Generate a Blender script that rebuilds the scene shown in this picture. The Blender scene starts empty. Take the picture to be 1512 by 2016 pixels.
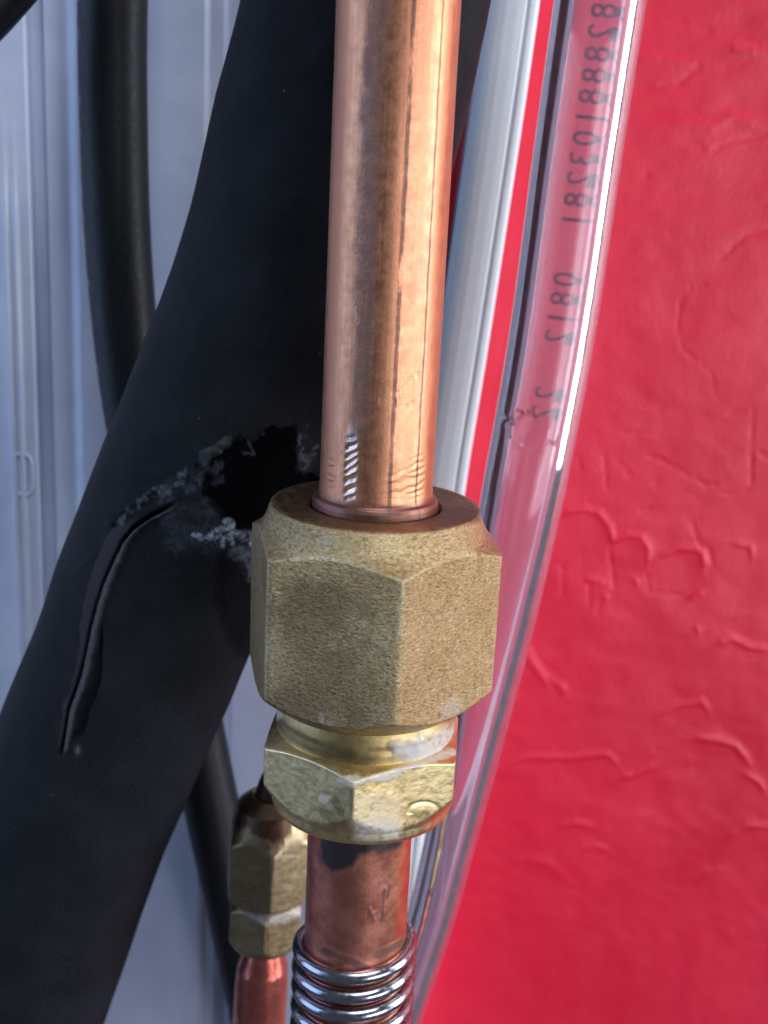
import bpy, math, random
import numpy as np
from math import sin, cos, pi, radians, atan2, sqrt

random.seed(7)
rng = np.random.default_rng(7)
MM = 0.001
S = bpy.context.scene

# ------------------------------------------------------------------ camera
FPX, PITCH, ROLL, DIST = 2400.0, radians(15.5), radians(2.8), 138.0     # focal length in photo pixels, mm
cF = np.array([0, cos(PITCH), -sin(PITCH)])
_U = np.array([0, sin(PITCH), cos(PITCH)]); _R = np.array([1.0, 0, 0])
cR = _R * cos(ROLL) + _U * sin(ROLL)
cU = -_R * sin(ROLL) + _U * cos(ROLL)
cC = -DIST * (cF + cR * (738 - 756) / FPX)

def proj(P):                       # mm -> photo pixels, used to measure where marks sit on a surface
    d = np.asarray(P, float) - cC
    z = d @ cF
    return 756 + FPX * (d @ cR) / z, 1008 - FPX * (d @ cU) / z

def at(px, py, y):                 # sight line through a photo pixel meets the vertical plane y (mm)
    d = cF + cR * (px - 756) / FPX - cU * (py - 1008) / FPX
    return cC + d * (y - cC[1]) / d[1]

cam = bpy.data.cameras.new('camera')
cam.sensor_fit = 'VERTICAL'; cam.sensor_height = 36; cam.sensor_width = 27
cam.lens = FPX / 2016 * 36
cam.clip_start = 0.005; cam.clip_end = 50
cam.dof.use_dof = True; cam.dof.focus_distance = 0.136; cam.dof.aperture_fstop = 32
cam_o = bpy.data.objects.new('camera', cam)
S.collection.objects.link(cam_o)
import mathutils
m3 = mathutils.Matrix(((cR[0], cU[0], -cF[0]), (cR[1], cU[1], -cF[1]), (cR[2], cU[2], -cF[2])))
cam_o.matrix_world = mathutils.Matrix.Translation(mathutils.Vector(cC * MM)) @ m3.to_4x4()
S.camera = cam_o

# ------------------------------------------------------------------ light
S.view_settings.view_transform = 'Standard'
S.view_settings.look = 'None'
S.view_settings.gamma = 1.0
S.view_settings.use_curve_mapping = False
S.view_settings.exposure = 0.22
W = bpy.data.worlds.new('World'); S.world = W; W.use_nodes = True
W.node_tree.nodes['Background'].inputs[0].default_value = (0.66, 0.78, 1.0, 1)
W.node_tree.nodes['Background'].inputs[1].default_value = 0.09

def window_lamp(name, az, el, dist, sx, sy, power, col):
    """soft window light; az degrees to the right of the line towards the camera, el degrees up"""
    a, e = radians(az), radians(el)
    p = mathutils.Vector((sin(a) * cos(e), -cos(a) * cos(e), sin(e))) * dist
    L = bpy.data.lights.new(name, 'AREA'); L.shape = 'RECTANGLE'; L.size = sx; L.size_y = sy
    L.energy = power; L.color = col
    o = bpy.data.objects.new(name, L); S.collection.objects.link(o)
    o.location = p; o.rotation_euler = (-p).to_track_quat('-Z', 'Y').to_euler()
    return o
window_lamp('window_right', 84, 10, 1.6, 0.50, 1.7, 20, (0.90, 0.95, 1.0))
window_lamp('window_behind', 42, -6, 1.9, 1.2, 0.80, 14, (0.90, 0.92, 1.0))
window_lamp('window_left', -78, 6, 1.8, 1.3, 1.6, 13, (0.40, 0.60, 1.0))
window_lamp('skylight', 22, 64, 1.6, 0.8, 0.7, 12, (0.82, 0.92, 1.0))

S.cycles.use_denoising = True
S.cycles.max_bounces = 14; S.cycles.transmission_bounces = 12; S.cycles.glossy_bounces = 6
S.cycles.transparent_max_bounces = 12
S.cycles.caustics_refractive = True; S.cycles.caustics_reflective = True
S.cycles.sample_clamp_indirect = 4.0
S.cycles.blur_glossy = 0.5

# ------------------------------------------------------------------ node helper
class N:
    def __init__(s, name):
        s.m = bpy.data.materials.new(name); s.m.use_nodes = True
        s.t = s.m.node_tree; s.b = s.t.nodes['Principled BSDF']; s.out = s.t.nodes['Material Output']
        tc = s.n('ShaderNodeTexCoord'); mp = s.n('ShaderNodeMapping'); mp.inputs['Scale'].default_value = (1000,) * 3
        s.l(tc.outputs['Object'], mp.inputs[0]); s.co = mp.outputs[0]          # object coordinates in mm
    def n(s, k): return s.t.nodes.new(k)
    def l(s, a, b): s.t.links.new(a, b)
    def put(s, sock, v):
        if isinstance(v, bpy.types.NodeSocket): s.l(v, sock)
        elif v is not None:
            if sock.type == 'RGBA' and not isinstance(v, (int, float)): v = tuple(v) + (1,) if len(v) == 3 else v
            sock.default_value = v
    def set(s, **k):
        for a, v in k.items(): s.put(s.b.inputs[a.replace('_', ' ')], v)
    def math(s, op, a, b=None, c=None, clamp=False):
        n = s.n('ShaderNodeMath'); n.operation = op; n.use_clamp = clamp
        for i, v in enumerate((a, b, c)):
            if v is not None: s.put(n.inputs[i], v)
        return n.outputs[0]
    def scale(s, v):
        n = s.n('ShaderNodeMapping'); n.inputs['Scale'].default_value = v; s.l(s.co, n.inputs[0]); return n.outputs[0]
    def noise(s, sc, detail=4, rough=.55, vec=None, dist=0.0, col=False):
        n = s.n('ShaderNodeTexNoise'); s.l(vec or s.co, n.inputs['Vector'])
        n.inputs['Scale'].default_value = sc; n.inputs['Detail'].default_value = detail
        n.inputs['Roughness'].default_value = rough; n.inputs['Distortion'].default_value = dist
        return n.outputs[1 if col else 0]
    def voro(s, sc, vec=None, feature='F1', out='Distance'):
        n = s.n('ShaderNodeTexVoronoi'); n.feature = feature; s.l(vec or s.co, n.inputs['Vector']); n.inputs['Scale'].default_value = sc
        return n.outputs[out]
    def ramp(s, v, a, b, lo=0.0, hi=1.0, smooth=True):
        n = s.n('ShaderNodeMapRange'); n.interpolation_type = 'SMOOTHSTEP' if smooth else 'LINEAR'
        s.put(n.inputs[0], v)
        for i, x in enumerate((a, b, lo, hi)): s.put(n.inputs[i + 1], x)
        return n.outputs[0]
    def mix(s, f, a, b, mode='MIX'):
        n = s.n('ShaderNodeMix'); n.data_type = 'RGBA'; n.blend_type = mode
        s.put(n.inputs[0], f); s.put(n.inputs[6], a); s.put(n.inputs[7], b)
        return n.outputs[2]
    def attr(s, name):
        n = s.n('ShaderNodeAttribute'); n.attribute_name = name; return n.outputs['Fac']
    def angle(s):                                    # degrees round the z axis, 0 facing -y, + towards +x
        x = s.n('ShaderNodeSeparateXYZ'); s.l(s.co, x.inputs[0])
        a = s.math('ARCTAN2', x.outputs[0], s.math('MULTIPLY', x.outputs[1], -1.0))
        return s.math('MULTIPLY', a, 180 / pi), x.outputs[2]
    def bump(s, h, strength=.3, dist=.0002, prev=None):
        n = s.n('ShaderNodeBump'); n.inputs['Strength'].default_value = strength; n.inputs['Distance'].default_value = dist
        s.l(h, n.inputs['Height'])
        if prev is not None: s.l(prev, n.inputs['Normal'])
        s.l(n.outputs[0], s.b.inputs['Normal']); return n.outputs[0]

def lin(r, g, b):
    f = lambda c: (c / 255 / 12.92) if c <= 10 else ((c / 255 + .055) / 1.055) ** 2.4
    return (f(r), f(g), f(b))

# ------------------------------------------------------------------ mesh helpers (numpy grids, mm)
def fnoise(P, sc, seed=0, oct=3):
    """cheap smooth 3-D value noise in about -1..1"""
    P = np.asarray(P, float) * sc + seed * 17.31
    out = np.zeros(P.shape[:-1]); amp = 1.0; tot = 0
    for o in range(oct):
        i = np.floor(P).astype(np.int64); f = P - i; f = f * f * (3 - 2 * f)
        acc = 0
        for dx in (0, 1):
            for dy in (0, 1):
                for dz in (0, 1):
                    h = (i[..., 0] + dx) * 374761393 + (i[..., 1] + dy) * 668265263 + (i[..., 2] + dz) * 2147483647 + seed * 974711
                    h = (h ^ (h >> 13)) * 1274126177; h = (h ^ (h >> 16)) & 0xffffff
                    w = (f[..., 0] if dx else 1 - f[..., 0]) * (f[..., 1] if dy else 1 - f[..., 1]) * (f[..., 2] if dz else 1 - f[..., 2])
                    acc = acc + w * (h / 0xffffff * 2 - 1)
        out += amp * acc; tot += amp; amp *= .5; P = P * 2.03 + 3.7
    return out / tot

def sstep(x, a, b):
    t = np.clip((x - a) / (b - a), 0, 1); return t * t * (3 - 2 * t)

def seg_dist(X, Y, pts):
    """distance and arc parameter from points to an open polyline"""
    best = np.full(X.shape, 1e9); par = np.zeros(X.shape); side = np.zeros(X.shape); tot = 0
    L = [math.dist(a, b) for a, b in zip(pts[:-1], pts[1:])]; T = sum(L)
    for (a, b), l in zip(zip(pts[:-1], pts[1:]), L):
        dx, dy = b[0] - a[0], b[1] - a[1]
        t = np.clip(((X - a[0]) * dx + (Y - a[1]) * dy) / (l * l), 0, 1)
        d = np.hypot(X - a[0] - t * dx, Y - a[1] - t * dy)
        m = d < best
        best = np.where(m, d, best); par = np.where(m, (tot + t * l) / T, par)
        side = np.where(m, np.sign(dx * (Y - a[1]) - dy * (X - a[0])), side); tot += l
    return best, par, side

def poly_sd(X, Y, pts):
    """signed distance to a polygon, + inside"""
    pts = list(pts); d, _, _ = seg_dist(X, Y, pts + [pts[0]])
    ins = np.zeros(X.shape, bool); j = len(pts) - 1
    for i in range(len(pts)):
        xi, yi = pts[i]; xj, yj = pts[j]
        c = ((yi > Y) != (yj > Y)) & (X < (xj - xi) * (Y - yi) / (yj - yi + 1e-9) + xi)
        ins ^= c; j = i
    return np.where(ins, d, -d)

def link(name, me, mat, parent=None, **props):
    o = bpy.data.objects.new(name, me); S.collection.objects.link(o)
    if mat: me.materials.append(mat)
    if parent is not None: o.parent = parent
    for k, v in props.items(): o[k] = v
    return o

def grid_obj(name, P, mat, parent=None, wrap_u=False, wrap_v=False, attrs=None, smooth=True, caps=False, flip=False, **props):
    """P[nu, nv, 3] mm -> mesh object"""
    nu, nv = P.shape[:2]
    idx = np.arange(nu * nv).reshape(nu, nv)
    a = idx if wrap_u else idx[:-1]
    b = np.roll(idx, -1, 0) if wrap_u else idx[1:]
    def cols(m): return (m, np.roll(m, -1, 1)) if wrap_v else (m[:, :-1], m[:, 1:])
    a0, a1 = cols(a); b0, b1 = cols(b)
    F = np.stack([a0, b0, b1, a1] if not flip else [a0, a1, b1, b0], -1).reshape(-1, 4)
    me = bpy.data.meshes.new(name)
    V = P.reshape(-1, 3) * MM
    faces = F.tolist()
    if caps:
        faces += [list(idx[:, 0]), list(idx[::-1, -1])] if wrap_u else []
    me.from_pydata(V.tolist(), [], faces)
    if smooth: me.polygons.foreach_set('use_smooth', np.ones(len(me.polygons), bool))
    for k, v in (attrs or {}).items():
        at_ = me.attributes.new(k, 'FLOAT', 'POINT'); at_.data.foreach_set('value', np.ascontiguousarray(v, dtype=np.float32).ravel())
    me.update()
    return link(name, me, mat, parent, **props)

def smin(a, b, k):
    h = np.clip(.5 + .5 * (b - a) / k, 0, 1)
    return b * (1 - h) + a * h - k * h * (1 - h)

def hexr(th, R, ph, p=70):
    """radius of a hexagon with corners at ph (degrees), slightly rounded"""
    ap = R * cos(pi / 6); s = 0
    for k in range(6):
        s = s + np.maximum(np.cos(th - radians(ph + 30 + 60 * k)), 0) ** p
    return ap / s ** (1 / p)

def dense(prof, step):
    out = []
    for (r0, z0), (r1, z1) in zip(prof[:-1], prof[1:]):
        n = max(1, int(math.hypot(r1 - r0, z1 - z0) / step))
        for i in range(n): out.append((r0 + (r1 - r0) * i / n, z0 + (z1 - z0) * i / n))
    out.append(prof[-1]); return np.array(out)

def turned(prof, nth=360, step=.2, hexa=None, k=.25):
    """surface of revolution, clipped by a hexagon (R, corner angle) if given -> P, theta, edge wear"""
    pr = dense(prof, step); th = np.linspace(-pi, pi, nth, endpoint=False)
    T = np.broadcast_to(th[:, None], (nth, len(pr))); R = np.broadcast_to(pr[:, 0], T.shape); Z = np.broadcast_to(pr[:, 1], T.shape)
    edge = np.zeros(T.shape)
    if hexa:
        H = hexr(T, *hexa); edge = np.exp(-((R - H) / .28) ** 2)
        corner = ((np.degrees(T) - hexa[1] + 30) % 60) - 30
        edge = np.maximum(edge, np.exp(-(corner / 1.3) ** 2) * (R > H))
        R = smin(R, H, k)
    P = np.stack([R * np.sin(T), -R * np.cos(T), Z], -1)
    return P, T, edge

def crom(pts, n, smooth=25):
    """Catmull-Rom through 3-D points, n samples evenly spaced by arc length"""
    p = np.array(pts, float); p = np.vstack([2 * p[0] - p[1], p, 2 * p[-1] - p[-2]])
    out = []
    for i in range(1, len(p) - 2):
        t = np.linspace(0, 1, 60, endpoint=False)[:, None]
        out.append(.5 * (2 * p[i] + (p[i + 1] - p[i - 1]) * t + (2 * p[i - 1] - 5 * p[i] + 4 * p[i + 1] - p[i + 2]) * t ** 2 + (-p[i - 1] + 3 * p[i] - 3 * p[i + 1] + p[i + 2]) * t ** 3))
    q = np.vstack(out + [p[-2:-1]])
    for _ in range(smooth): q[1:-1] = .25 * q[:-2] + .5 * q[1:-1] + .25 * q[2:]
    d = np.r_[0, np.cumsum(np.linalg.norm(np.diff(q, axis=0), axis=1))]
    s = np.linspace(0, d[-1], n)
    return np.stack([np.interp(s, d, q[:, i]) for i in range(3)], -1), s

def frames(C):
    """tangent plus side/front vectors; front points to -y"""
    t = np.gradient(C, axis=0); t /= np.linalg.norm(t, axis=1)[:, None]
    f = np.array([0, -1.0, 0]); fr = f - (t @ f)[:, None] * t; fr /= np.linalg.norm(fr, axis=1)[:, None]
    sd = np.cross(t, fr)
    return t, sd, fr

def sweep(C, r, nth):
    t, sd, fr = frames(C)
    a = np.linspace(-pi, pi, nth, endpoint=False)
    rr = np.broadcast_to(np.asarray(r, float), (nth, len(C)))
    D = np.sin(a)[:, None, None] * sd[None] * np.sign(sd[:, 0].mean()) + np.cos(a)[:, None, None] * fr[None]
    return C[None] + rr[..., None] * D, D, np.broadcast_to(a[:, None], rr.shape)

# ================================================================== SETTING: red wall
WALL_Y = 76.0
w = N('red_wall_paint')
tone = w.noise(.035, 3, .5)
col = w.mix(w.ramp(tone, .3, .7), (.76, .009, .042), (.83, .013, .054))
col = w.mix(w.ramp(w.noise(1.3, 5, .7), .56, .75, 0, .35), col, (.66, .008, .042))
w.set(Base_Color=col, Roughness=w.ramp(w.noise(.09, 3), .3, .7, .34, .44), Specular_IOR_Level=.6)
b = w.bump(w.noise(1.6, 6, .7), .20, .0006)
w.bump(w.noise(.10, 2, .5), .12, .003, b)
xs = np.r_[np.linspace(-260, 4, 40), np.linspace(5, 88, 330), np.linspace(90, 300, 30)]
zs = np.r_[np.linspace(-300, -106, 20), np.linspace(-105, 90, 640), np.linspace(92, 300, 20)]
X, Z = np.meshgrid(xs, zs, indexing='ij')
Pw = np.stack([X, np.full(X.shape, WALL_Y), Z], -1)
u, v = proj(Pw)
hgt = .35 * fnoise(Pw, .05, 3, 2) + .12 * fnoise(Pw * [1, 1, 1.5], .16, 4, 2) + .025 * fnoise(Pw, .35, 5, 3)
# trowel ridges (+) and drag marks (-): photo polyline, half width px, height mm, one-sided
ridges = [
    ([(1100, 1008), (1150, 1001), (1180, 1010), (1200, 1035), (1208, 1062), (1235, 1052), (1262, 1056), (1278, 1080), (1278, 1100)], 6, .65),
    ([(1296, 1095), (1330, 1080), (1370, 1078), (1385, 1092), (1388, 1118)], 6, .60),
    ([(1445, 1068), (1480, 1076), (1482, 1100)], 5, .5),
    ([(1152, 1138), (1190, 1146)], 6, .5), ([(1358, 1178), (1385, 1165)], 6, .6),
    ([(1408, 1268), (1440, 1256), (1478, 1274), (1512, 1276)], 6, .6),
    ([(1295, 1406), (1330, 1390), (1382, 1380), (1395, 1398)], 6, .5),
    ([(1365, 1452), (1410, 1456), (1450, 1468), (1475, 1500)], 6, .6), ([(1468, 1522), (1495, 1540), (1506, 1556)], 5, .5),
    ([(1005, 1500), (1040, 1488), (1120, 1490), (1195, 1482), (1212, 1498)], 6, .6),
    ([(1225, 1530), (1250, 1524), (1290, 1504)], 6, .6),
    ([(1100, 1625), (1130, 1618), (1165, 1624)], 6, .4), ([(1140, 1672), (1175, 1664), (1200, 1674)], 6, .4),
    ([(1430, 1645), (1470, 1625), (1520, 1624)], 6, .5),
    ([(1030, 1270), (1050, 1305), (1075, 1340)], 8, .6), ([(1100, 1345), (1112, 1360)], 7, .4),
    ([(1370, 1240), (1376, 1238)], 7, .6), ([(1250, 1140), (1256, 1148)], 6, .45), ([(1190, 1170), (1194, 1180)], 6, .4),
    ([(1040, 1690), (1080, 1700), (1110, 1722)], 9, .35), ([(1380, 1720), (1420, 1708)], 9, .3),
    ([(1250, 115), (1290, 112), (1350, 120)], 10, .5), ([(1440, 92), (1490, 100)], 10, .5),
    ([(1200, 150), (1235, 160)], 9, .4), ([(1330, 235), (1400, 250), (1440, 225), (1500, 250)], 12, .45),
]
drags = [
    ([(1240, 178), (1290, 172), (1340, 160), (1375, 130)], 8, .45), ([(1350, 275), (1400, 300), (1430, 282), (1512, 262)], 7, .5),
    ([(1430, 132), (1490, 118)], 9, .4), ([(1420, 505), (1470, 462), (1520, 445)], 6, .45),
    ([(1360, 568), (1405, 560)], 5, .4), ([(1360, 568), (1340, 590), (1333, 640), (1345, 690), (1400, 735), (1405, 770), (1415, 785)], 5, .35),
    ([(1208, 795), (1225, 800)], 6, .4), ([(1150, 765), (1160, 762)], 6, .3), ([(1230, 850), (1300, 860)], 4, .25),
    ([(1482, 808), (1480, 850), (1478, 950)], 5, .5), ([(1495, 890), (1520, 910)], 6, .5), ([(1432, 818), (1450, 810)], 4, .3),
    ([(1190, 900), (1195, 962)], 5, .55), ([(1140, 905), (1142, 925)], 5, .4), ([(1218, 912), (1240, 938)], 6, .45),
    ([(1275, 895), (1330, 920), (1392, 957), (1408, 955)], 5, .55), ([(1262, 1005), (1300, 1000)], 5, .3),
    ([(1362, 1030), (1378, 1075)], 5, .45), ([(1395, 1080), (1402, 1110)], 6, .45), ([(1200, 1085), (1208, 1155)], 4, .5),
    ([(1160, 1150), (1158, 1195)], 4, .4), ([(1107, 1120), (1108, 1165)], 5, .4), ([(1176, 1205), (1182, 1180)], 4, .35),
    ([(1272, 1130), (1278, 1165), (1340, 1172)], 4, .4), ([(1285, 1450), (1290, 1475)], 5, .3), ([(1415, 970), (1440, 975), (1470, 965)], 5, .4),
    ([(1260, 350), (1275, 345)], 6, .4), ([(1320, 40), (1400, 60), (1470, 30)], 12, .35),
]
for i, (pl, wd, h) in enumerate(ridges):
    d, t, sd = seg_dist(u, v, pl); fade = sstep(t, -.02, .12) * (1 - sstep(t, .85, 1.03)) * .7 + .3
    hgt += .40 * h * fade * np.exp(-(d / (wd * 1.1)) ** 2) * (.85 + .3 * fnoise(Pw, .5, 20 + i, 2))
    hgt += .10 * h * np.exp(-(d / (wd * 4)) ** 2) * (sd > 0)
for i, (pl, wd, h) in enumerate(drags):
    d, t, sd = seg_dist(u, v, pl)
    hgt -= .25 * h * np.exp(-(d / (wd * 1.1)) ** 2) * (.6 + .7 * fnoise(Pw, .8, 60 + i, 2))
Pw[..., 1] -= hgt
grid_obj('wall', Pw, w.m, kind='structure', flip=False)

# ================================================================== white casing behind the pipes
pl = N('white_casing_plastic')
pl.set(Base_Color=pl.mix(pl.ramp(pl.noise(.06, 3), .35, .7), (.62, .66, .84), (.70, .74, .90)), Roughness=.28, Specular_IOR_Level=.5)
pl.bump(pl.noise(.05, 3), .2, .004)
PAN_Y = 66.0
# cross-section of the moulded face: (x mm, y mm), wavy steps and one deep flute on the left
x0 = at(65, 500, PAN_Y)[0]; x1 = at(92, 500, PAN_Y)[0]
xb = at(24, 800, PAN_Y)[0]; xb2 = at(42, 800, PAN_Y)[0]
xr = at(448, 80, PAN_Y)[0]; xq = at(395, 1850, PAN_Y)[0]
xe = 8.5
xs = np.unique(np.r_[np.linspace(-200, -62, 30), np.linspace(-62, xe, 620)])
yy = np.zeros(xs.shape)
yy += 2.2 * (sstep(xs, x0 - .5, x0 + .3) - sstep(xs, x1 - .3, x1 + .6))        # flute
yy -= .9 * sstep(xs, x1 + 3.5, x1 + 6)                                          # next band a little proud
yy += .9 * (sstep(xs, xr - .6, xr + .2)) - .5 * sstep(xs, xr + 1.6, xr + 2.2)
yy += .7 * sstep(xs, xq - .5, xq + .5)
zs = np.linspace(-190, 190, 90)
bead = sum(-.55 * np.exp(-((xs - xx) / .42) ** 2) for xx in (xb, xb2))[:, None] * (1 - sstep(zs, 15, 45))[None]   # two thin beads
P = np.stack([np.broadcast_to(xs[:, None], (len(xs), len(zs))), PAN_Y + yy[:, None] + bead, np.broadcast_to(zs, (len(xs), len(zs)))], -1)
casing = bpy.data.objects.new('white_casing', None); S.collection.objects.link(casing)
casing.location = (-.05, PAN_Y * MM, -.19)
casing['label'] = 'white moulded plastic casing with vertical flutes behind the black tubes'; casing['category'] = 'casing'
bpy.context.view_layer.update()
inv = casing.matrix_world.inverted()
def under(o, par): o.parent = par; o.matrix_parent_inverse = par.matrix_world.inverted()
o = grid_obj('front_panel', P, pl.m); under(o, casing)
# right return of the casing, back to the wall
zz = np.linspace(-190, 190, 3); yr = np.array([PAN_Y + yy[-1], PAN_Y + 3, WALL_Y + 1])
P = np.stack([np.full((3, 3), xe), np.broadcast_to(yr[:, None], (3, 3)), np.broadcast_to(zz, (3, 3))], -1)
o = grid_obj('side_panel', P, pl.m, smooth=False); under(o, casing)
# moulded rounded loop on the left edge
cx, cz = at(46, 935, PAN_Y)[[0, 2]]; a = np.linspace(0, 2 * pi, 120, endpoint=False)
hw, hh = 1.55, 3.6
lx = np.sign(np.cos(a)) * np.abs(np.cos(a)) ** .75 * hw; lz = np.sign(np.sin(a)) * np.abs(np.sin(a)) ** .6 * hh
bt = np.linspace(0, 2 * pi, 12, endpoint=False); rr = .34
nx, nz = np.cos(a), np.sin(a)
P = np.stack([cx + lx[:, None] + rr * np.cos(bt) * nx[:, None], np.broadcast_to(PAN_Y - .02 + rr * np.sin(bt), (120, 12)), cz + lz[:, None] + rr * np.cos(bt) * nz[:, None]], -1)
o = grid_obj('moulded_loop', P, pl.m, wrap_u=True, wrap_v=True); under(o, casing)

# ================================================================== white trunking strip
tr = N('white_trunking_plastic')
tr.set(Base_Color=tr.mix(tr.ramp(tr.noise(2.2, 4, .7), .4, .7), (.80, .85, .90), (.86, .90, .93)), Roughness=.42)
tr.bump(tr.noise(3.0, 3), .12, .0002)
TY = 54.0
top, mid, bot = at(1074, -60, TY), at(962, 690, TY), at(858, 1400, TY)     # right-hand front edge
edge_pts = [at(1096, -200, TY), top, at(1028, 260, TY), mid, at(915, 985, TY), at(876, 1320, TY), at(838, 1640, TY + 1), at(800, 2000, TY + 2), at(770, 2300, TY + 2)]
C, s = crom(edge_pts, 260)
# section: offset to the left of the right edge (mm), depth behind front face
sec = [(0, 22), (0, 1.4), (-.12, .6), (-.45, .18), (-.95, .03), (-1.55, 0), (-1.68, .28), (-1.85, .28), (-1.98, 0), (-3.2, -.12), (-4.8, -.10), (-6.0, .12), (-6.7, .55), (-7.1, 1.3), (-7.25, 2.6), (-7.3, 3.4), (-7.15, 3.6), (-7.15, 4.0), (-7.35, 4.2), (-7.4, 22)]
sec = np.array([q for q in dense(sec, .25)])
t, sd, fr = frames(C); sgn = np.sign(sd[:, 0].mean())
P = C[:, None] + sec[None, :, :1] * (sd * sgn)[:, None] - sec[None, :, 1:] * fr[:, None]
P[..., 1] = np.minimum(P[..., 1], WALL_Y + 1)
trunk = grid_obj('trunking', P, tr.m, label='pale blue white plastic trunking strip running behind the upright copper pipe', category='trunking')

# ================================================================== black hoses and cables
rb = N('black_cable_rubber')
spk = rb.ramp(rb.voro(1.6), .10, .16, 1, 0)
rb.set(Base_Color=rb.mix(rb.ramp(rb.noise(.5, 3), .4, .7), (.008, .009, .012), (.014, .015, .020)), Roughness=rb.ramp(rb.noise(1.5, 4), .3, .7, .32, .5))
rb.bump(rb.noise(2.5, 3), .15, .0002)
CY = 55.0
C, s = crom([at(232, -200, CY), at(222, 0, CY), at(224, 250, CY), at(234, 500, CY), at(258, 750, CY), at(300, 1000, CY), at(347, 1250, CY), at(398, 1500, CY + 1), at(452, 1750, CY + 1), at(508, 2016, CY + 2), at(550, 2200, CY + 2)], 420)
rad = np.linspace(5.0, 4.75, len(C))
P, D, A = sweep(C, rad, 96)
ad = np.degrees(A)
prt = np.exp(-((ad + 62) / 9) ** 2)                       # raised lettering band on the left flank
rag = fnoise(np.stack([s[None] * 1.2 + 0 * A, ad * .12, 0 * A], -1), .9, 8, 2)
P = P + D * (prt * .10 * (rag > .12))[..., None]
prn = (prt > .35) * sstep(rag, .18, .3)
rb2 = N('black_cable_jacket')
rb2.set(Base_Color=rb2.mix(rb2.attr('print'), (.009, .010, .013), (.11, .15, .21)), Roughness=rb2.ramp(rb2.noise(1.5, 4), .3, .7, .38, .55), Specular_IOR_Level=.28)
rb2.bump(rb2.noise(2.5, 3), .15, .0002)
grid_obj('cable', P, rb2.m, wrap_u=True, attrs={'print': prn}, label='thin black cable with rough lettering, hanging behind the thick foam tube', category='cable')
C, s = crom([at(-260, 190, 38), at(-90, 70, 38), at(20, -45, 38), at(120, -170, 38), at(200, -300, 38)], 120)
P, D, A = sweep(C, 4.2, 64)
grid_obj('cable', P, rb.m, wrap_u=True, label='black cable crossing the extreme top left corner', category='cable')

# ------------------------------------------------------------------ foam insulation tube with cut
IY, IR = 30.0, 14.85
cl = [(-330, 752), (-150, 748), (0, 724), (280, 656), (560, 582), (880, 440), (1140, 327), (1290, 272), (1400, 224), (1530, 170), (1750, 92), (2016, 8), (2250, -64), (2450, -120)]
C, s = crom([at(x, y, IY) for y, x in cl], 900, 500)
P, D, A = sweep(C, np.interp(proj(C)[1], [-100, 250, 560, 880, 1200], [15.0, 15.7, 15.6, 15.0, 14.85])[None], 620)
u, v = proj(P); front = (D @ (-cF)) > .05
P0 = P.copy()
slit = [(352, 985), (333, 997), (295, 1017), (266, 1037), (243, 1066), (223, 1107), (205, 1148), (191, 1192), (179, 1235), (167, 1293), (156, 1337), (135, 1398), (124, 1468), (118, 1491)]
d, tpar, side = seg_dist(u, v, slit)
sgnd = d * np.where(side > 0, -1, 1)                   # + = to the right of the cut
if (sgnd[front & (d < 60) & (u > 230) & (v > 1150) & (v < 1400)]).mean() < 0: sgnd = -sgnd
wob = fnoise(P, .9, 11, 3)
inside = front & (tpar > .0) & (tpar < 1)
taper = sstep(tpar, 0, .10) * (1 - sstep(tpar, .965, 1))
gro = np.exp(-(np.abs(sgnd) / (3.6 + 1.2 * wob)) ** 4) * taper * front
lipw = 15 * (.55 + .45 * sstep(tpar, .1, .35)) * (1 - .35 * sstep(tpar, .75, 1)) + 3.5 * wob
lip = front * taper * sstep(sgnd, 3, 6) * (1 - sstep(sgnd, lipw - 2, lipw + 2.5))
tornw = 30 * (1 - .62 * sstep(tpar, .30, .80)) * sstep(tpar, .10, .24) + 6 * wob
torn = front * sstep(tpar, .12, .2) * (1 - sstep(tpar, .93, .99)) * sstep(-sgnd, 3, 6) * (1 - sstep(-sgnd, tornw - 3, tornw + 3))
under_w = 26 * sstep(tpar, .45, .72) * (1 - sstep(tpar, .90, .95))
und = front * sstep(sgnd, lipw + 1, lipw + 4) * (1 - sstep(sgnd, lipw + under_w - 6, lipw + under_w + 1)) * sstep(under_w, 3, 8)
tear = [(190, 1092), (165, 1112), (130, 1150), (105, 1185)]
d2, t2, s2 = seg_dist(u, v, tear)
lift = front * np.exp(-(d2 / 3) ** 2) * (1 - t2)
disp = -1.5 * gro + .55 * lip + .10 * torn - 1.1 * und + .14 * lift
end_blob = front * np.exp(-(((u - 152) / 6) ** 2 + ((v - 1478) / 10) ** 2)); disp += .4 * end_blob
disp += .04 * fnoise(P, .25, 2, 2) + .35 * fnoise(P, .055, 9, 2)
# tar / glue stain, a dark patch by the nut, chalky smears
tar_dark = [(415, 884), (450, 866), (500, 860), (550, 836), (580, 832), (590, 872), (583, 932), (640, 945), (640, 1010), (520, 1025), (500, 1046), (458, 1048), (440, 1020), (420, 998), (398, 972), (392, 918)]
nz = fnoise(P, .55, 31, 4); nz2 = fnoise(P, 1.6, 33, 3)
tar_dark_m = front * sstep(poly_sd(u, v, tar_dark) + 16 * nz + 8 * nz2, -6, 5)
dark_patch = [(428, 1095), (455, 1080), (470, 1120), (500, 1150), (520, 1300), (470, 1290), (440, 1240), (425, 1180)]  # second dark patch left of the nut, at half strength
tar_dark_m = np.maximum(tar_dark_m, .5 * front * sstep(poly_sd(u, v, dark_patch) + 10 * nz, -14, 10))
def line_mask(pts, w0, jag):
    dd, tt, _ = seg_dist(u, v, pts); return front * (1 - sstep(dd - jag * nz - .5 * jag * nz2, w0 * .5, w0))
crust = line_mask([(222, 1035), (245, 1012), (290, 985), (330, 960), (370, 935), (400, 905), (450, 868), (505, 850)], 11, 15)
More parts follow.
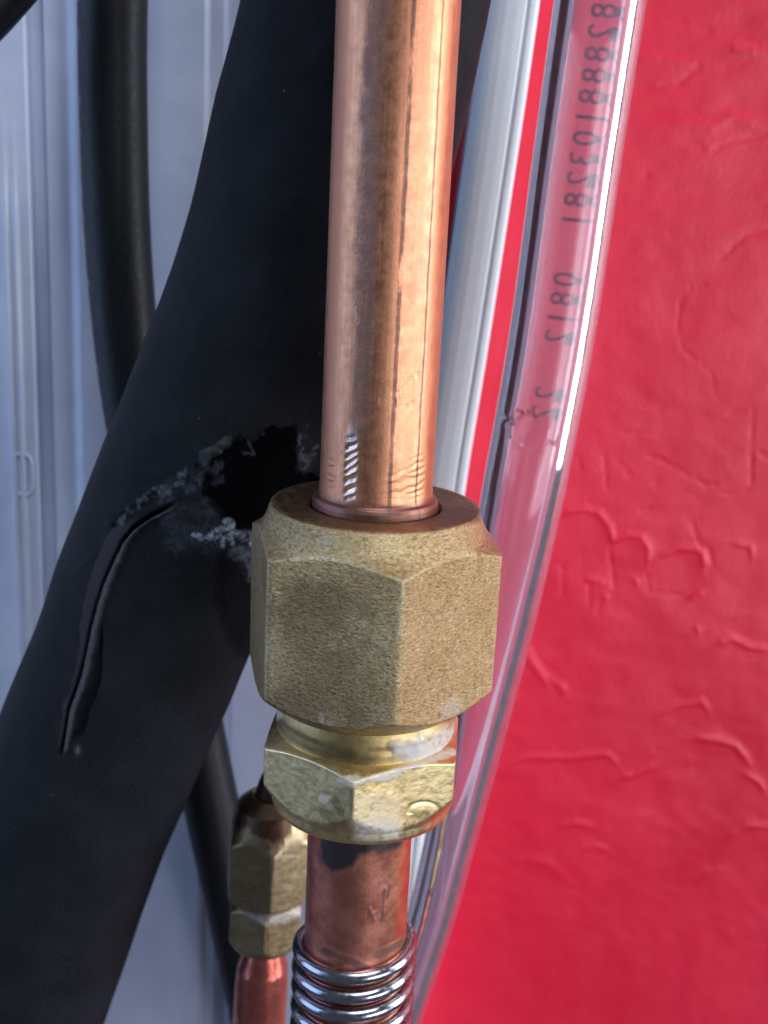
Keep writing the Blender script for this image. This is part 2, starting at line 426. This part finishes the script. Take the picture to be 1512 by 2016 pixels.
crust_h = crust * np.clip(.35 + .9 * nz + .5 * nz2, 0, 1)
gloss = crust * sstep(nz + .4 * nz2, -.15, .2)
chalk = .07 * crust * sstep(nz, -.05, .45)
chalk = np.maximum(chalk, .12 * line_mask([(320, 980), (380, 950), (420, 930)], 26, 20) * sstep(nz2, -.2, .3))
chalk = np.maximum(chalk, .13 * front * sstep(poly_sd(u, v, [(320, 1000), (400, 985), (430, 1010), (440, 1070), (400, 1095), (330, 1080)]) + 18 * nz, -14, 14) * (.6 + .6 * nz))
chalk = np.maximum(chalk, 1.0 * line_mask([(395, 1062), (425, 1052), (455, 1032)], 11, 20) * sstep(nz2, -.5, .2))
chalk = np.maximum(chalk, .95 * line_mask([(450, 1060), (480, 1056), (510, 1062)], 20, 16) * sstep(nz2, -.3, .25))
chalk = np.maximum(chalk, .22 * line_mask([(470, 1085), (495, 1105), (510, 1140)], 22, 14))
chalk = np.maximum(chalk, .22 * line_mask([(600, 845), (592, 880), (600, 915), (618, 880)], 13, 9) * sstep(nz2, -.25, .2))
chalk = np.maximum(chalk, .15 * line_mask([(490, 868), (500, 895), (480, 890)], 6, 6))
chalk *= (1 - .85 * gro)
tar_dark_m = np.maximum(tar_dark_m, crust * sstep(-nz2, -.1, .3))
disp += .30 * crust_h + .06 * chalk * nz2 - .10 * tar_dark_m
P = P + D * disp[..., None]
fo = N('black_foam_skin')
base = fo.mix(fo.ramp(fo.noise(.12, 4), .35, .7), (.006, .0075, .011), (.012, .0145, .020))
vor = fo.n('ShaderNodeTexVoronoi'); fo.l(fo.co, vor.inputs['Vector']); vor.inputs['Scale'].default_value = .42
dust = fo.math('MULTIPLY', fo.ramp(vor.outputs['Distance'], .03, .08, 1, 0), fo.ramp(fo.noise(.6, 2), .52, .66))
base = fo.mix(fo.math('MULTIPLY', dust, .35), base, (.42, .41, .40))
base = fo.mix(fo.math('MULTIPLY', fo.ramp(fo.noise(.9, 6, .75, vec=fo.scale((1.6, 1.6, .7))), .55, .75), .5), base, (.030, .034, .042))
base = fo.mix(fo.attr('torn'), base, (.036, .030, .041))
base = fo.mix(fo.attr('lip'), base, (.045, .051, .064))
base = fo.mix(fo.attr('tar_dark'), base, (.004, .004, .005))
base = fo.mix(fo.math('MULTIPLY', fo.attr('chalk'), fo.ramp(fo.noise(1.1, 6, .75), .34, .62, .15, 1.0)), base, (.42, .48, .62))
ro = fo.mix(fo.attr('lip'), (.60,) * 3, (.16,) * 3)
ro = fo.mix(fo.attr('torn'), ro, (.38,) * 3)
ro = fo.mix(fo.attr('tar_dark'), ro, (.62,) * 3)
ro = fo.mix(fo.attr('gloss'), ro, (.18,) * 3)
fo.set(Base_Color=base, Roughness=ro, Specular_IOR_Level=fo.math('SUBTRACT', fo.math('ADD', .16, fo.math('MULTIPLY', fo.math('MAXIMUM', fo.attr('lip'), fo.attr('gloss')), .5)), fo.math('MULTIPLY', fo.attr('tar_dark'), .22)))
sc_ = fo.scale((.5, 1, 1.6))
b = fo.bump(fo.noise(2.6, 5, .7), .75, .0004)
fo.bump(fo.noise(.8, 3, .5, vec=sc_), .08, .0006, b)
grid_obj('insulation_tube', P, fo.m, wrap_u=True, attrs={'torn': torn, 'lip': np.maximum(lip, end_blob), 'tar_dark': np.maximum(tar_dark_m, gro), 'chalk': np.clip(chalk, 0, 1), 'gloss': gloss},
         label='thick black foam insulation tube with a glossy knife slit and chalky smears', category='insulation tube')

# ================================================================== clear hose with printed marks
HY, HR, HI = 35.0, 5.85, 4.8
cl = [(-250, 1216), (-120, 1199), (0, 1182), (300, 1138), (672, 1085), (980, 1028), (1200, 983), (1350, 952), (1500, 920), (1640, 889), (1790, 852), (1940, 804), (2100, 752), (2300, 680)]
C, s = crom([at(x, y, HY) for y, x in cl], 1000)
hs = np.interp(proj(C)[1], [950, 1200, 1350, 1640, 1800, 2300], [1, .95, .86, .67, .62, .62])[None]     # the hose is squashed towards its lower end
Po, D, A = sweep(C, 1.0, 128)
D0 = D
def squash(r):
    t, sd, fr = frames(C); sd = sd * np.sign(sd[:, 0].mean())
    w_ = np.where(hs < 1, hs, 1.0); dp = 1 + (1 - w_) * .45
    return C[None] + ((r - HR) + HR * w_)[..., None] * np.sin(A)[..., None] * sd[None] + ((r - HR) + HR * dp)[..., None] * np.cos(A)[..., None] * fr[None]
Po = squash(HR)
uu, vv = proj(Po); fr_ = (D @ (-cF)) > 0
dn = fr_ * np.exp(-(np.hypot((uu - 1040) / 1.0, (vv - 852) / 1.1) / 26) ** 2)        # pinched dent
ring = fr_ * np.exp(-((np.hypot(uu - 1043, vv - 852) - 33) / 5) ** 2) * (vv > 845)
k2 = fr_ * np.exp(-(seg_dist(uu, vv, [(985, 822), (1000, 832), (1022, 815)])[0] / 7) ** 2)
pim = fr_ * np.exp(-(np.hypot(uu - 1090, vv - 865) / 8) ** 2)
Po = Po - D * (.9 * dn - .22 * ring + .30 * k2 - .08 * pim)[..., None]
Pi = squash(HI)
Pi = Pi - D * (1.0 * dn + .25 * k2)[..., None]
hose_m = N('clear_hose_vinyl')
hose_m.set(Base_Color=(.93, .90, .95), Roughness=.035, IOR=1.44, Transmission_Weight=1.0, Specular_IOR_Level=.5)
tr_ = hose_m.n('ShaderNodeBsdfDiffuse'); hose_m.put(tr_.inputs[0], (.84, .62, .80))
tl_ = hose_m.n('ShaderNodeBsdfTranslucent'); hose_m.put(tl_.inputs[0], (.88, .50, .66))
ad_ = hose_m.n('ShaderNodeMixShader'); ad_.inputs[0].default_value = .5; hose_m.l(tr_.outputs[0], ad_.inputs[1]); hose_m.l(tl_.outputs[0], ad_.inputs[2])
mx_ = hose_m.n('ShaderNodeMixShader')
hose_m.l(hose_m.ramp(hose_m.noise(.4, 3), .3, .8, .12, .18), mx_.inputs[0]); hose_m.l(hose_m.b.outputs[0], mx_.inputs[1]); hose_m.l(ad_.outputs[0], mx_.inputs[2])
hose_m.l(mx_.outputs[0], hose_m.out.inputs[0])
hose_m.bump(hose_m.noise(.12, 1), .06, .001)
# one closed wall: outer skin then inner skin
P = np.concatenate([Po, Pi[:, ::-1]], 1)
hose = grid_obj('clear_hose', P, hose_m.m, wrap_u=True, wrap_v=True, label='transparent vinyl hose with faint dark printing, slanting in front of the red wall', category='hose')

def printed_row(text, pitch, size, s0, ang0):
    """lettering on the far side of the hose, read from behind, running down it"""
    Vs, Fs = [], []
    t, sd, fr = frames(C); sgn = np.sign(sd[:, 0].mean()); sd = sd * sgn
    for i, ch in enumerate(text):
        if ch == ' ': continue
        cu = bpy.data.curves.new('g', 'FONT'); cu.body = ch; cu.size = size; cu.align_x = 'CENTER'; cu.resolution_u = 3; cu.offset = .035
        ob = bpy.data.objects.new('g', cu); S.collection.objects.link(ob)
        dg = bpy.context.evaluated_depsgraph_get(); me = bpy.data.meshes.new_from_object(ob.evaluated_get(dg))
        base = len(Vs)
        for vtx in me.vertices:
            sl = s0 + i * pitch + vtx.co.x * 1.12
            ang = ang0 + (vtx.co.y - size * .35) / HR            # + towards the left as seen from the camera
            q = np.array([np.interp(sl, s, C[:, k]) for k in range(3)])
            S1 = np.array([np.interp(sl, s, sd[:, k]) for k in range(3)]); F1 = np.array([np.interp(sl, s, fr[:, k]) for k in range(3)])
            Vs.append((q + (HR + .03) * (-S1 * sin(ang) - F1 * cos(ang))) * MM)
        Fs += [[base + j for j in p.vertices] for p in me.polygons]
        bpy.data.objects.remove(ob); bpy.data.curves.remove(cu); bpy.data.meshes.remove(me)
    me = bpy.data.meshes.new('printed_marking'); me.from_pydata([tuple(q) for q in Vs], [], Fs); me.update(); return me
ink = N('grey_print_ink'); ink.set(Base_Color=(.030, .016, .035), Roughness=.6)
hu, hv = proj(C)
s_of = lambda row: float(np.interp(row, hv, s))
pitch = (s_of(640) - s_of(47)) / 14.2
me = printed_row('82888103281  0812  22', pitch, 3.8, s_of(5), radians(-12))
link('printed_marking', me, ink.m, hose)

# ================================================================== copper pipes
def copper(name, lower=False):
    c = N(name); ang, z = c.angle()
    st = c.noise(1.0, 5, .6, vec=c.scale((3.2, 3.2, .06)))
    st2 = c.noise(1.0, 4, .6, vec=c.scale((1.1, 1.1, .03)))
    cl = c.mix(c.ramp(st, .3, .7), (.62, .245, .135), (.70, .32, .195))
    cl = c.mix(c.ramp(st2, .35, .7, 0, .7), cl, (.70, .345, .18))
    blot = c.noise(.35, 5, .65)
    if not lower:
        cl = c.mix(c.ramp(c.noise(.45, 6, .72), .52, .72, 0, .45), cl, (.40, .20, .125))
        # dark greyish band left of the middle, ragged on its right border
        wav = c.math('MULTIPLY', c.math('SUBTRACT', c.noise(.22, 5, .7), .5), 26)
        aa = c.math('ADD', ang, wav)
        band = c.math('MULTIPLY', c.ramp(aa, -33, -24), c.ramp(aa, -12, -5, 1, 0))
        band = c.math('MULTIPLY', band, c.ramp(c.noise(.9, 5, .7), .30, .60, .15, .68))
        band = c.math('MULTIPLY', band, c.ramp(z, 7, 16, .15, 1))
        cl = c.mix(band, cl, (.25, .175, .16))
        left = c.ramp(ang, -62, -38, 1, 0)  # dark wall reflected in the left flank, put into the colour
        cl = c.mix(c.math('MULTIPLY', left, .55), cl, (.58, .27, .17))
        for a0, wd, br in ((14, 3.0, .45), (44, 1.9, .36)):      # dark draw lines along the tube
            la = c.math('ABSOLUTE', c.math('SUBTRACT', c.math('ADD', ang, c.math('MULTIPLY', c.math('SUBTRACT', c.noise(.6, 2), .5), 2.2)), a0 - 0.0))
            ln = c.math('MULTIPLY', c.ramp(la, wd * .35, wd, 1, 0), c.ramp(c.noise(1, 4, .7, vec=c.scale((.5, .5, .16))), br - .06, br + .08, 0, .92))
            cl = c.mix(ln, cl, (.17, .095, .075))
        r = c.ramp(c.noise(.8, 5, .65), .3, .7, .36, .50)
        r = c.math('ADD', r, c.math('MULTIPLY', band, .18))
        nick = c.math('MULTIPLY', c.ramp(c.math('ABSOLUTE', c.math('ADD', ang, 26)), 4.5, 7, 1, 0), c.math('MULTIPLY', c.ramp(z, 2.4, 3.2), c.ramp(z, 9, 12, 1, 0)))
        cl = c.mix(c.math('MULTIPLY', nick, .7), cl, (.93, .72, .64)); r = c.math('SUBTRACT', r, c.math('MULTIPLY', nick, .22))
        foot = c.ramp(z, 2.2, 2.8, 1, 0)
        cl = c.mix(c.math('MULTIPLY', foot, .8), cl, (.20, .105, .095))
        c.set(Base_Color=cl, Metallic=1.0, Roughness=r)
        scr = c.noise(1, 4, .6, vec=c.scale((2.0, 2.0, 5.0)))
        b = c.bump(st, .10, .0002)
        b = c.bump(scr, .10, .00022, b)
        b = c.bump(c.math('MULTIPLY', c.noise(4.5, 4, .7), c.math('ADD', band, .15)), .30, .00025, b)
    else:
        cl = c.mix(c.ramp(blot, .35, .7), (.66, .23, .16), (.74, .30, .21))
        cl = c.mix(c.ramp(ang, 30, 55, 0, .6), cl, (.78, .33, .17))
        cl = c.mix(c.attr('soot_shade'), cl, (.045, .030, .038))
        cl = c.mix(c.ramp(c.noise(1.4, 5, .7), .62, .78, 0, .6), cl, (.30, .11, .08))
        r = c.math('ADD', c.ramp(blot, .3, .7, .30, .42), c.math('MULTIPLY', c.attr('soot_shade'), .1))
        c.set(Base_Color=cl, Metallic=c.math('SUBTRACT', .93, c.math('MULTIPLY', c.attr('soot_shade'), .6)), Roughness=r)
        b = c.bump(st, .08, .0002); c.bump(c.noise(1.6, 4), .10, .0003, b)
    return c.m

# upright pipe: lathe with a flared foot and wrench nicks near the nut
pz = np.r_[np.linspace(.2, 11, 230), np.linspace(11.2, 110, 260)]
th = np.linspace(-pi, pi, 420, endpoint=False)
T, Zg = np.meshgrid(th, pz, indexing='ij')
foot = np.interp(pz, [.2, .9, 1.5, 1.9, 2.15, 2.5, 3.6], [7.15, 7.15, 7.08, 6.88, 6.55, 6.4, 6.35])
Rg = np.broadcast_to(foot, T.shape).copy()
deg = np.degrees(T)
def nicks(a0, wd, zlo, zhi, pit, h, sk):
    ph = (Zg - deg * sk) / pit + .8 * fnoise(np.stack([T * 5, Zg, 0 * T], -1), .6, int(a0) + 90, 2)
    saw = 1 - np.abs((ph % 1) * 2 - 1) ** .8
    m = np.exp(-((deg - a0) / wd) ** 4) * sstep(Zg, zlo - .3, zlo + .8) * (1 - sstep(Zg, zhi - 2.5, zhi))
    return -h * saw * m
Rg += nicks(-26, 6.0, 2.6, 10.5, 1.05, .24, .035)
Rg += nicks(21, 13, 2.8, 7.6, .95, .06, .03) + nicks(44, 11, 2.8, 8.8, .8, .06, .02) + nicks(-52, 6, 3.2, 8.4, 1.0, .05, .03)
Rg += .03 * fnoise(np.stack([6 * np.sin(T), 6 * np.cos(T), Zg * .2], -1), .5, 4, 2)
P = np.stack([Rg * np.sin(T), -Rg * np.cos(T), Zg], -1)
up, vp = proj(P)
for sc in ([(752, 772), (786, 776), (808, 748), (826, 738)], [(748, 788), (778, 790)], [(800, 804), (814, 796)]):
    dd, _, _ = seg_dist(up, vp, sc); Rg -= .10 * np.exp(-(dd / 2.2) ** 2) * (deg > -60) * (deg < 80)
P = np.stack([Rg * np.sin(T), -Rg * np.cos(T), Zg], -1)
grid_obj('copper_pipe', P, copper('upright_copper'), wrap_u=True, label='bright upright copper pipe with scratches entering the big brass nut from above', category='pipe')

# ------------------------------------------------------------------ brass
def brass(name, c1, c2, dirt, rough, grain, gstr, paste=True, blotch=.55):
    c = N(name); ang, z = c.angle()
    n1 = c.noise(.16, 4, .55); n2 = c.noise(.55, 4, .6)
    cl = c.mix(c.ramp(n1, .35, .68), c1, c2)
    cl = c.mix(c.ramp(n2, .50, .72, 0, blotch), cl, dirt)
    cl = c.mix(c.math('MULTIPLY', c.attr('edge'), .38), cl, (.86, .76, .52))
    g = c.noise(1, 6, .74, vec=c.scale((grain * .62, grain * .62, grain * 1.25)))
    cl = c.mix(c.ramp(g, .30, .52, .45 if grain > 2 else .12, 0), cl, tuple(x * .55 for x in dirt))
    if grain > 2:
        g2 = c.noise(1, 5, .7, vec=c.scale((2.2, 2.2, 4.6)))
        cl = c.mix(c.ramp(g2, .34, .50, .75, 0), cl, (.17, .095, .05))
        cl = c.mix(c.ramp(g2, .54, .70, 0, .75), cl, (.86, .79, .58))
    r = c.math('ADD', c.ramp(c.noise(1.2, 4), .3, .7, rough - .05, rough + .07), 0.0)
    met = 1.0
    if paste:
        pm = c.math('MULTIPLY', c.attr('paste'), c.ramp(c.noise(1.8, 4, .65), .28, .60, .12, 1))
        cl = c.mix(pm, cl, (.60, .58, .60)); r = c.math('ADD', r, c.math('MULTIPLY', pm, .25)); met = c.math('SUBTRACT', 1.0, c.math('MULTIPLY', pm, .9))
        cl = c.mix(c.attr('grime_shade'), cl, (.105, .058, .040))
    c.set(Base_Color=cl, Metallic=met, Roughness=r)
    b = c.bump(g, gstr, .0004)
    c.bump(c.noise(.5, 3), .10, .0008, b)
    return c.m

# big flare nut
prof = [(7.35, -4.0), (7.35, .50), (7.6, .85), (9.5, .95), (11.2, 1.05), (11.75, .95), (11.95, .55), (12.2, -.3), (12.55, -1.1), (13.0, -1.8), (13.7, -2.4), (14.6, -2.95), (15.6, -3.45),
        (15.9, -4.0), (15.9, -18.6), (15.2, -19.1), (13.0, -20.9), (11.0, -22.4), (10.2, -22.55), (9.4, -22.0)]
P, T, edge = turned(prof, 720, .13, (15.1, 13), .35)
un, vn = proj(P)
nrm = np.stack([np.sin(T), -np.cos(T), 0 * T], -1)
ff = (nrm @ (-cF)) > 0
nn = fnoise(P, .8, 41, 3); edge = edge * np.clip(.55 + 1.1 * nn, 0, 1)
def fleck(uu, vv, cx, cy, rx, ry, f): return f * (1 - sstep(np.hypot((uu - cx) / rx, (vv - cy) / ry) + .35 * fnoise(np.stack([uu * .1, vv * .1, 0 * uu], -1), 1, 5, 2), .7, 1.1))
paste = np.maximum.reduce([fleck(un, vn, 632, 1415, 6, 11, ff), .35 * fleck(un, vn, 890, 1395, 22, 26, ff), .3 * fleck(un, vn, 640, 1065, 22, 14, ff)])
gn = fnoise(P, .22, 43, 3)
grime_shade = ff * (.55 * sstep(poly_sd(un, vn, [(520, 1110), (790, 1150), (790, 1450), (520, 1450)]) + 60 * gn, -10, 60) * sstep(gn, -.6, .4) * .95)  # left facet darkened: brown patina plus shade put into the colour
ring_m = (P[..., 2] > .6) * sstep(np.hypot(P[..., 0], P[..., 1]), 6, 7.5) * (1 - sstep(np.hypot(P[..., 0], P[..., 1]), 11.0, 11.9))
grime_shade = np.maximum(grime_shade, .60 * ring_m * (.8 + .5 * nn))  # top ring coloured dark for the wall it reflects
grime_shade = np.maximum(grime_shade, .75 * ff * sstep(poly_sd(un, vn, [(860, 980), (945, 1000), (945, 1025), (850, 1045), (800, 1040)]) + 8 * nn, -8, 8))  # dark reflection painted on the right part of the ring
P = P + nrm * (.035 * fnoise(P, 1.4, 44, 3))[..., None] + nrm * (paste * .05)[..., None]
m = brass('cast_brass', (.53, .39, .19), (.61, .47, .25), (.39, .24, .12), .34, 2.9, .62, blotch=.35)
grid_obj('flare_nut', P, m, wrap_u=True, attrs={'edge': edge, 'paste': paste, 'grime_shade': grime_shade}, label='big grainy brass hexagon flare nut at the centre, below the upright copper pipe', category='nut')

# union body below the nut
union = bpy.data.objects.new('flare_union', None); S.collection.objects.link(union); union.location = (0, 0, -.036)
union['label'] = 'smooth brass hexagon union smeared with white paste, screwed into the big nut'; union['category'] = 'pipe union'
bpy.context.view_layer.update()
m2 = brass('machined_brass', (.90, .68, .33), (.94, .75, .40), (.72, .48, .24), .36, 1.2, .08, blotch=.3)
prof = [(6.5, -26.0), (9.6, -26.0), (10.4, -26.25), (11.2, -26.6), (12.9, -27.35), (13.4, -27.7), (13.4, -31.0), (13.0, -31.4), (11.5, -33.6), (10.95, -34.5), (10.85, -35.5), (10.6, -36.0), (10.0, -36.15), (6.6, -36.1), (6.45, -34)]
P, T, edge = turned(prof, 600, .13, (12.75, -4), .28)
un, vn = proj(P); nrm = np.stack([np.sin(T), -np.cos(T), 0 * T], -1); ff = (nrm @ (-cF)) > 0
nn = fnoise(P, .9, 51, 3); n5 = fnoise(P, 2.5, 52, 3)
pA = ff * sstep(poly_sd(un, vn, [(706, 1572), (745, 1560), (785, 1575), (786, 1625), (780, 1645), (705, 1650), (695, 1622)]) + 5 * nn, -14, 9) * (.30 + .6 * sstep(vn, 1590, 1636))
pB = ff * (1 - sstep(seg_dist(un, vn, [(696, 1545), (720, 1534), (760, 1530), (800, 1512), (850, 1494), (890, 1478)])[0] + 6 * nn, 2, 12))
pC = np.maximum(fleck(un, vn, 638, 1572, 14, 9, ff), .7 * fleck(un, vn, 612, 1560, 6, 5, ff))
pD = .7 * fleck(un, vn, 690, 1536, 26, 10, ff)
paste = np.clip(np.maximum.reduce([pA, .95 * pB, .8 * pC, pD]), 0, 1)
grime_shade = ff * np.maximum(.45 * sstep(poly_sd(un, vn, [(640, 1548), (690, 1555), (686, 1650), (610, 1640)]) + 12 * nn, -8, 14) * (.5 + .6 * nn), .6 * (1 - sstep(seg_dist(un, vn, [(660, 1575), (672, 1600)])[0], 4, 12)))
dent = ff * np.exp(-((un - 835) / 26) ** 2 - ((vn - 1595) / 13) ** 2)
dring = ff * np.exp(-(((np.hypot((un - 835) / 30, (vn - 1596) / 17) - 1)) / .18) ** 2)
P = P + nrm * (.05 * pB + .04 * pA + .06 * dent - .06 * dring * (vn < 1602) + .012 * n5)[..., None]
o = grid_obj('hex_body', P, m2, wrap_u=True, attrs={'edge': edge * .7, 'paste': paste, 'grime_shade': np.clip(grime_shade, 0, 1)}); under(o, union)
prof = [(9.0, -20.5), (10.2, -20.6), (10.35, -22.8), (10.45, -24.0), (10.4, -24.6), (10.45, -25.3), (10.4, -26.4), (9.0, -26.5)]
P, T, edge = turned(prof, 360, .15)
un, vn = proj(P); nrm = np.stack([np.sin(T), -np.cos(T), 0 * T], -1); ff = (nrm @ (-cF)) > 0
nn = fnoise(P, .8, 61, 3)
pE = ff * sstep(poly_sd(un, vn, [(780, 1470), (850, 1440), (900, 1420), (900, 1500), (820, 1512), (775, 1498)]) + 20 * nn, -12, 12)
pE = np.maximum(pE, fleck(un, vn, 545, 1408, 12, 10, ff))
grime_shade = .55 * ff * sstep(poly_sd(un, vn, [(545, 1415), (650, 1470), (740, 1490), (720, 1520), (560, 1460)]) + 10 * nn, -10, 8)
P = P + nrm * (.12 * pE * (.6 + nn))[..., None]
m3_ = brass('turned_brass', (.60, .44, .18), (.68, .54, .27), (.42, .26, .10), .44, 1.2, .06, blotch=.35)
o = grid_obj('neck', P, m3_, wrap_u=True, attrs={'edge': 0 * T, 'paste': pE, 'grime_shade': grime_shade}); under(o, union)

# lower copper pipe
pz = np.linspace(-140, -35.6, 420); T, Zg = np.meshgrid(np.linspace(-pi, pi, 300, endpoint=False), pz, indexing='ij')
Rg = 6.35 + .03 * fnoise(np.stack([6 * np.sin(T), 6 * np.cos(T), Zg], -1), .3, 6, 2)
P = np.stack([Rg * np.sin(T), -Rg * np.cos(T), Zg], -1)
un, vn = proj(P); nrm = np.stack([np.sin(T), -np.cos(T), 0 * T], -1); ff = (nrm @ (-cF)) > 0
nn = fnoise(P, .7, 71, 4)
soot_shade = ff * sstep(poly_sd(un, vn, [(630, 1640), (800, 1640), (790, 1668), (752, 1682), (735, 1672), (708, 1688), (690, 1712), (652, 1716), (632, 1692)]) + 9 * nn, -10, 9)
for pl_, wd in (([(768, 1742), (762, 1765)], 4), ([(756, 1750), (752, 1805)], 5), ([(728, 1790), (736, 1812)], 5), ([(740, 1798), (728, 1802)], 4), ([(745, 1880), (800, 1850)], 12), ([(640, 1870), (720, 1905)], 12)):  # last two strokes paint shade where the pipe enters the spring
    soot_shade = np.maximum(soot_shade, .75 * ff * (1 - sstep(seg_dist(un, vn, pl_)[0] + 4 * nn, wd * .4, wd)))
P = P + nrm * (.10 * soot_shade * (.5 + nn))[..., None]
grid_obj('copper_pipe', P, copper('lower_copper', True), wrap_u=True, attrs={'soot_shade': soot_shade}, label='dull reddish copper pipe below the brass union, dropping into the coil spring', category='pipe')

# coil spring round the lower pipe
sp = N('chromed_spring_steel'); sp.set(Base_Color=(.44, .43, .48), Metallic=1.0, Roughness=sp.ramp(sp.noise(1.2, 3), .3, .7, .14, .30))
WR, CR, PT = .90, 6.95, 2.85
turns = 24; na = turns * 72
aa = np.linspace(0, turns * 2 * pi, na)
pit = np.where(aa < 2 * pi, PT * .82, PT); zc = -55.0 - np.cumsum(pit * (1 + .10 * np.sin(aa * .37) + .06 * np.sin(aa * .81 + 1))) / 72
a0 = radians(150)
C = np.stack([CR * np.sin(a0 - aa), -CR * np.cos(a0 - aa), zc], -1)
t = np.gradient(C, axis=0); t /= np.linalg.norm(t, axis=1)[:, None]
rd = np.stack([np.sin(a0 - aa), -np.cos(a0 - aa), 0 * aa], -1); bn = np.cross(t, rd)
bt = np.linspace(0, 2 * pi, 18, endpoint=False)
wr = WR * (.55 + .45 * sstep(aa, 0, 1.2))
P = C[None] + wr[None, :, None] * (np.cos(bt)[:, None, None] * rd[None] + np.sin(bt)[:, None, None] * bn[None])
grid_obj('coil_spring', P, sp.m, wrap_u=True, caps=True, label='shiny dark steel coil spring around the lower copper pipe', category='spring')

# ================================================================== small fitting behind
sx, sy_, sz0 = at(530, 1700, 28.0)
def small(name, prof, hexa, mat, z_tilt=0, parent=None, nth=240, k=.25, seed=80, attrs=None, **props):
    P, T, edge = turned(prof, nth, .13, hexa, k)
    nrm = np.stack([np.sin(T), -np.cos(T), 0 * T], -1)
    P = P + nrm * (.05 * fnoise(P, .6, seed, 2))[..., None]
    P = P.copy(); e = {'edge': edge * .6, 'paste': 0 * T, 'grime_shade': 0 * T}
    Q = P + np.array([sx, sy_, 0]) + np.array([.035, 0, 0]) * (P[..., 2:] - sz0) * [1, 0, 0]
    un, vn = proj(Q); ff = (nrm @ (-cF)) > 0
    if attrs: e.update(attrs(Q, un, vn, ff))
    return grid_obj(name, Q, mat, parent, wrap_u=True, attrs=e, **props)
zr = lambda row: float(at(530, row, 28.0)[2])
mb = brass('aged_brass', (.48, .35, .19), (.58, .45, .26), (.34, .20, .11), .42, 1.6, .18, blotch=.4)
z1, z2, z3 = zr(1588), zr(1655), zr(1752)
def nut_attr(Q, un, vn, ff):
    n = fnoise(Q, .6, 83, 3)
    return {'grime_shade': np.clip(np.maximum(.92 * ff * (1 - sstep(vn + 22 * n - .45 * (un - 500) * (un < 560), 1632, 1658)) * (un + 10 * n < 575), .5 * ff * (un < 532)), 0, 1), 'paste': .5 * fleck(un, vn, 568, 1685, 26, 3, ff)}  # painted shade: dark neck on top, darker left facet
small('flare_nut', [(2.7, z1 - 1), (2.75, z1 + 2.2), (3.2, z1 + 2.2), (4.5, z1 + 1.3), (5.2, z1 + .6), (5.7, z1 - 1.5), (6.2, z1 - 3.6), (6.9, z1 - 4.6), (7.4, z1 - 5.0), (7.4, z3 + 1.4), (6.8, z3 + .5), (5.6, z3 - .5), (4.4, z3 - .6)], (6.85, 9), mb, attrs=nut_attr,
      label='small tarnished brass nut half hidden behind the union, lower left', category='nut')
z4 = zr(1852)
def un_attr(Q, un, vn, ff):
    n = fnoise(Q, .8, 84, 3)
    return {'paste': .85 * ff * (1 - sstep(seg_dist(un, vn, [(498, 1798), (512, 1806), (528, 1812), (560, 1804), (590, 1796)])[0] + 6 * n, 5, 14)), 'grime_shade': .35 * ff * (un < 530) * np.ones(un.shape)}  # left half coloured darker
small('flare_union', [(3.5, z3 - .2), (5.3, z3 - .4), (5.3, z3 - 1.2), (5.9, z3 - 1.9), (6.4, z3 - 2.4), (6.4, z4 + 2.6), (5.9, z4 + 1.6), (5.0, z4 + .2), (4.4, z4 - .3), (3.2, z4 - .3)], (6.05, 3), mb, attrs=un_attr,
      label='small brass union with a white smear under the small nut', category='pipe union')
cs = N('small_red_copper'); cs.set(Base_Color=cs.mix(cs.ramp(cs.noise(.5, 4), .35, .7), (.52, .13, .10), (.60, .18, .14)), Metallic=.75, Roughness=.30)
cs.bump(cs.noise(.5, 3), .2, .001)
z5 = z4 - 3.2
small('copper_pipe', [(2.7, z4 + 1.5), (2.75, z4 - .2), (2.85, z4 - 1.0), (3.3, z4 - 2.6), (3.85, z4 - 4.6), (4.05, z4 - 7.5), (4.1, z4 - 60)], None, cs.m, label='narrow red copper pipe under the small union at the bottom', category='pipe')
# its tail runs up behind the big nut and the upright pipe
C, s = crom([(sx, sy_, z1 - 3), (sx + .1, sy_, z1 + .5), (sx + .9, 27.8, z1 + 4), (sx + 3.6, 27.5, z1 + 9), (-5, 27, -16), (-.5, 22.5, 2), (.5, 13.5, 16), (.8, 11.6, 28), (1.0, 11.6, 60), (1.2, 11.6, 105)], 240)
P, D, A = sweep(C, 2.6, 48)
cd = N('dark_copper'); cd.set(Base_Color=(.09, .045, .035), Metallic=.7, Roughness=.5)  # one plain dark brown for the thin pipe
grid_obj('copper_pipe', P, cd.m, wrap_u=True, label='thin dark copper pipe rising from the small nut, hidden behind the big nut', category='pipe')
